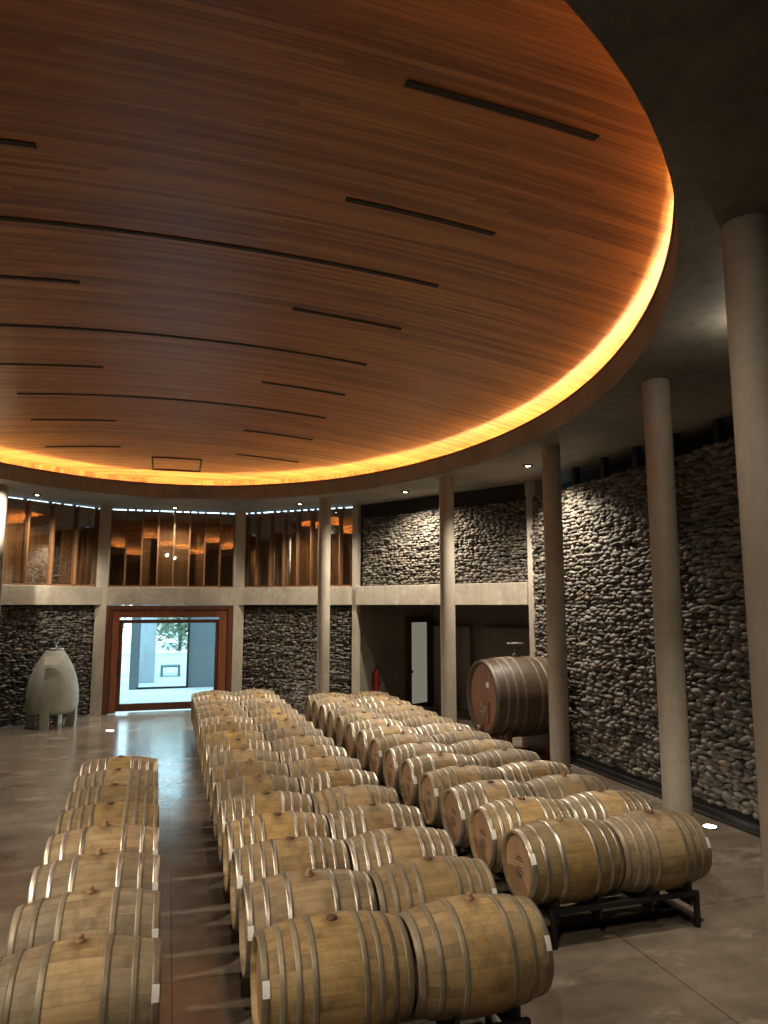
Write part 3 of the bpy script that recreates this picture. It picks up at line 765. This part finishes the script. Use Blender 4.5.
# ------------------------------------------------------------------ ceiling spots and floor lights
def spot(loc, power, size, blend, target=None, col=(1, .90, .74), parent=None, rad=.05):
    l = bpy.data.lights.new('lamp', 'SPOT'); l.energy = power; l.spot_size = size; l.spot_blend = blend; l.color = col; l.shadow_soft_size = rad
    o = bpy.data.objects.new('lamp', l); COL.objects.link(o); o.location = loc
    d = Vector(target) - Vector(loc) if target else Vector((0, 0, -1)); o.rotation_euler = d.to_track_quat('-Z', 'Y').to_euler()
    return o
DL = None
def downlight(x, y, power, label, size=2.2, target=None, blend=.7):
    global DL
    if DL is None:
        r = empty('ceiling_spotlight')
        b = MB(); b.lathe([(.085, 0), (.10, -.012), (.10, -.03), (.075, -.035), (.06, -.02), (.06, 0)], 28); b.build('ring', M['steel_dark'], r)
        b = MB(); b.lathe([(0, -.024), (.055, -.024), (.06, -.016), (.06, -.002), (0, -.002)], 24); b.build('lens', M['lamp_on'], r)
        DL = (r, list(r.children))
    else:
        r = DL[0].copy(); COL.objects.link(r)
        for c in DL[1]: copy_child(c, r)
    r.location = (x, y, SOF); tag(r, label, 'ceiling light', 'round ceiling spotlights in the soffit')
    spot((x, y, SOF - .06), power, size, blend, target)
downlight(5.43, 16.21, 850, 'bright ceiling spotlight before the upper stone panel left of the third column', 2.7)
downlight(6.72, 12.41, 800, 'bright ceiling spotlight between the cask corner pillar and the right stone wall', 2.4)
downlight(.09, 20.83, 330, 'ceiling spotlight directly above the timber framed doorway')
downlight(-3.24, 19.33, 310, 'ceiling spotlight above the egg tank near the white lit column')
downlight(3.34, 19.01, 330, 'small ceiling spotlight beside the top of the column right of the doorway')
downlight(5.50, 5.18, 420, 'ceiling spotlight half hidden behind the nearest round column', 1.25, (4.9, 5.0, 0))
for x, y, pw, sz, tg, lab in ((-4.0, 16.5, 1500, .75, (-3.81, 18.15, 4.9), 'ceiling spotlight in the far left soffit turned towards the white lit column'),  # out of frame; all but this one added to light barrels and columns
                     (-5.9, 14.2, 420, 2.0, (-2.0, 13.5, 0), 'added unseen ceiling spotlight in the left soffit opposite the cask'),
                     (-6.7, 11.6, 1150, .9, (.9, 12.3, .3), 'added unseen ceiling spotlight in the left soffit opposite the middle of the barrel rows'),
                     (-6.4, 7.6, 1150, .9, (1.1, 7.9, .3), 'added unseen ceiling spotlight in the left soffit opposite the front of the barrel rows'),
                     (-4.6, 3.6, 880, .95, (.9, 5.6, .3), 'added unseen ceiling spotlight in the soffit at the left front of the hall'),
                     (0, .9, 300, 2.0, (2.6, 6, .5), 'added unseen ceiling spotlight in the soffit above the viewer')):
    downlight(x, y, pw, lab, sz, tg, 1.0)
pl = bpy.data.lights.new('lamp', 'POINT'); pl.energy = 10; pl.color = (1, .92, .78); pl.shadow_soft_size = .04
po = bpy.data.objects.new('lamp', pl); COL.objects.link(po); po.location = (5.30, 5.15, SOF - .22)  # added point lamp, imitates spill on the soffit by the nearest column
# added fill lamps just under the dome slots, throwing straight down on the barrel rows
for x, y, pw in ((2.4, 4.28, 90), (1.6, 7.5, 100), (2.4, 10.68, 110), (2.3, 13.84, 110)):
    spot((x, y, dz(x, y) - .03), pw, 1.7, .8)
def uplight(x, y, label, power):
    r = empty('floor_light', (x, y, 0)); tag(r, label, 'floor light', 'round lights set into the floor')
    b = MB(); b.lathe([(.085, 0), (.11, 0), (.11, .006), (.09, .012), (.085, .012)], 28, closed=True); b.build('ring', M['chrome'], r)
    b = MB(); b.lathe([(0, .004), (.085, .004), (.08, .012), (0, .014)], 24); b.build('lens', M['lamp_on'], r)
    if power: spot((x, y, .03), power, 1.8, .8, (x, y, 3))
uplight(7.11, 8.35, 'glowing round floor light at the foot of the right stone wall', 0)
uplight(3.38, 19.72, 'glowing round floor light at the foot of the lower stone panel right of the doorway', 30)
uplight(-1.21, 18.55, 'small glowing floor light left of the aisle before the doorway', 0)

# ------------------------------------------------------------------ courtyard outside the door
b = MB(); b.box(-14, 16, 21.56, 60, -.15, -.005); struct(b.build('ground_outside', M['out_concrete']), 'pale concrete floor of the porch and courtyard outside the door', 'ground')
b = MB(); b.box(-3.6, -3.3, 21.9, 27.0, 0, 4.2); struct(b.build('wall_porch_left', M['out_concrete']), 'pale concrete side wall left of the porch outside', 'wall')
b = MB(); b.box(.80, 3.6, 27.3, 27.5, 0, 4.2); struct(b.build('wall_porch_right', M['blue_grey']), 'blue grey wall panel seen through the right half of the door', 'wall')
pt = empty('window_4', (0, 27.3, 0)); struct(pt, 'dark framed glazed screen at the far side of the porch', 'window')
for x0, x1, z0, z1, nm in ((-1.22, -.90, 0, 4.2, 'post'), (.73, .80, 0, 4.2, 'post'), (-.96, .73, 0, .06, 'bottom_rail')):
    b = MB(); b.box(x0, x1, -.08, .08, z0, z1); b.build(nm, M['blue_grey' if x0 < -1 else 'steel_dark'], pt)
b = MB(); b.box(-.96, .73, -.01, .01, .06, 4.2); b.build('pane', M['door_glass'], pt)
b = MB(); b.box(-1.0, -.40, 29.4, 30.0, 0, 4.5); struct(b.build('pillar', M['out_concrete']), 'square pale concrete pillar behind the glazed screen outside', 'pillar')
b = MB(); b.box(-6, -2.0, 33.5, 33.8, 1.2, 5); b.box(-6, -5.7, 33.5, 33.8, 0, 1.2); struct(b.build('wall_outside', M['blue_grey']), 'pale blue wall standing beyond the porch on the left', 'wall')
b = MB(); b.box(-2.5, 5, 33.0, 33.25, 0, .86); b.box(-2.5, 5, 32.95, 33.3, .86, .92); tag(b.build('garden_wall', M['white_wall'], bevel=.01), 'low white garden wall seen through the glass door', 'low wall')
b = MB(); b.box(-.2, .6, 31.6, 32.2, .38, .46); b.box(-.2, -.1, 31.65, 32.15, 0, .38); b.box(.5, .6, 31.65, 32.15, 0, .38); tag(b.build('garden_bench', M['blue_grey'], bevel=.01), 'small blue grey bench before the white garden wall', 'bench')
def tree(x, y, h, r, label):
    t = empty('garden_tree', (x, y, 0)); tag(t, label, 'tree', 'trees in the courtyard')
    b = MB(); b.tube([(0, 0, 0), (.05, 0, h * .3), (-.03, .05, h * .6), (0, 0, h * .85)], .11, 8)
    for q in range(5): a = q * 1.3; b.tube([(0, 0, h * (.3 + .08 * q)), (.5 * r * math.cos(a), .5 * r * math.sin(a), h * (.5 + .08 * q))], .04, 6)
    b.build('trunk', M['bark'], t)
    b = MB()
    for _ in range(2600):
        p = rng.normal(size=3); p = p / np.linalg.norm(p) * rng.uniform(.35, 1) * np.array([r, r, h * .42]); p[2] += h * .55
        q = Matrix.Translation(p) @ Matrix.Rotation(rng.uniform(0, 6), 4, 'Z') @ Matrix.Rotation(rng.uniform(-1, 1), 4, 'X')
        s = rng.uniform(.06, .14); vs = [q @ Vector(c) for c in ((0, -s * 1.6, 0), (s * .7, 0, .02), (0, s * 1.6, 0), (-s * .7, 0, .02))]; b.add(vs, [(0, 1, 2, 3)])
    b.build('leaves', M['leaf'], t)
tree(.6, 37.0, 4.6, 2.0, 'leafy tree straight behind the white garden wall')
tree(-3.9, 39.5, 5.0, 2.2, 'leafy tree farther back to the left beyond the garden wall')
tree(5.3, 38.5, 5.0, 2.2, 'leafy tree half hidden behind the blue grey porch wall')

# ------------------------------------------------------------------ world, camera, view
w = bpy.data.worlds.new('sky'); scn.world = w; w.use_nodes = True; nt = w.node_tree
bg = nt.nodes['Background']; bg.inputs[0].default_value = (.58, .84, 1.0, 1); bg.inputs[1].default_value = 3.4
cam = bpy.data.cameras.new('camera'); co = bpy.data.objects.new('camera', cam); COL.objects.link(co); scn.camera = co
f, hor, vpx = 710.0, 605.0, 168.0
th = math.atan((hor - 512) / f); psi = -math.atan((vpx - 384) / math.hypot(f, hor - 512))
F = Vector((math.sin(psi) * math.cos(th), math.cos(psi) * math.cos(th), math.sin(th))); Rt = Vector((math.cos(psi), -math.sin(psi), 0)); U = Rt.cross(F)
co.matrix_world = Matrix(((Rt.x, U.x, -F.x, 0), (Rt.y, U.y, -F.y, 0), (Rt.z, U.z, -F.z, EYE), (0, 0, 0, 1)))
cam.sensor_fit = 'VERTICAL'; cam.sensor_height = 36; cam.lens = f / 1024 * 36; cam.clip_start = .05; cam.clip_end = 200
scn.view_settings.view_transform = 'Standard'; scn.view_settings.look = 'None'; scn.view_settings.gamma = 1; scn.view_settings.exposure = .5
scn.view_settings.use_curve_mapping = False
scn.cycles.max_bounces = 8; scn.cycles.diffuse_bounces = 5; scn.cycles.glossy_bounces = 4; scn.cycles.transparent_max_bounces = 12
scn.cycles.use_denoising = True; scn.cycles.sample_clamp_indirect = 6
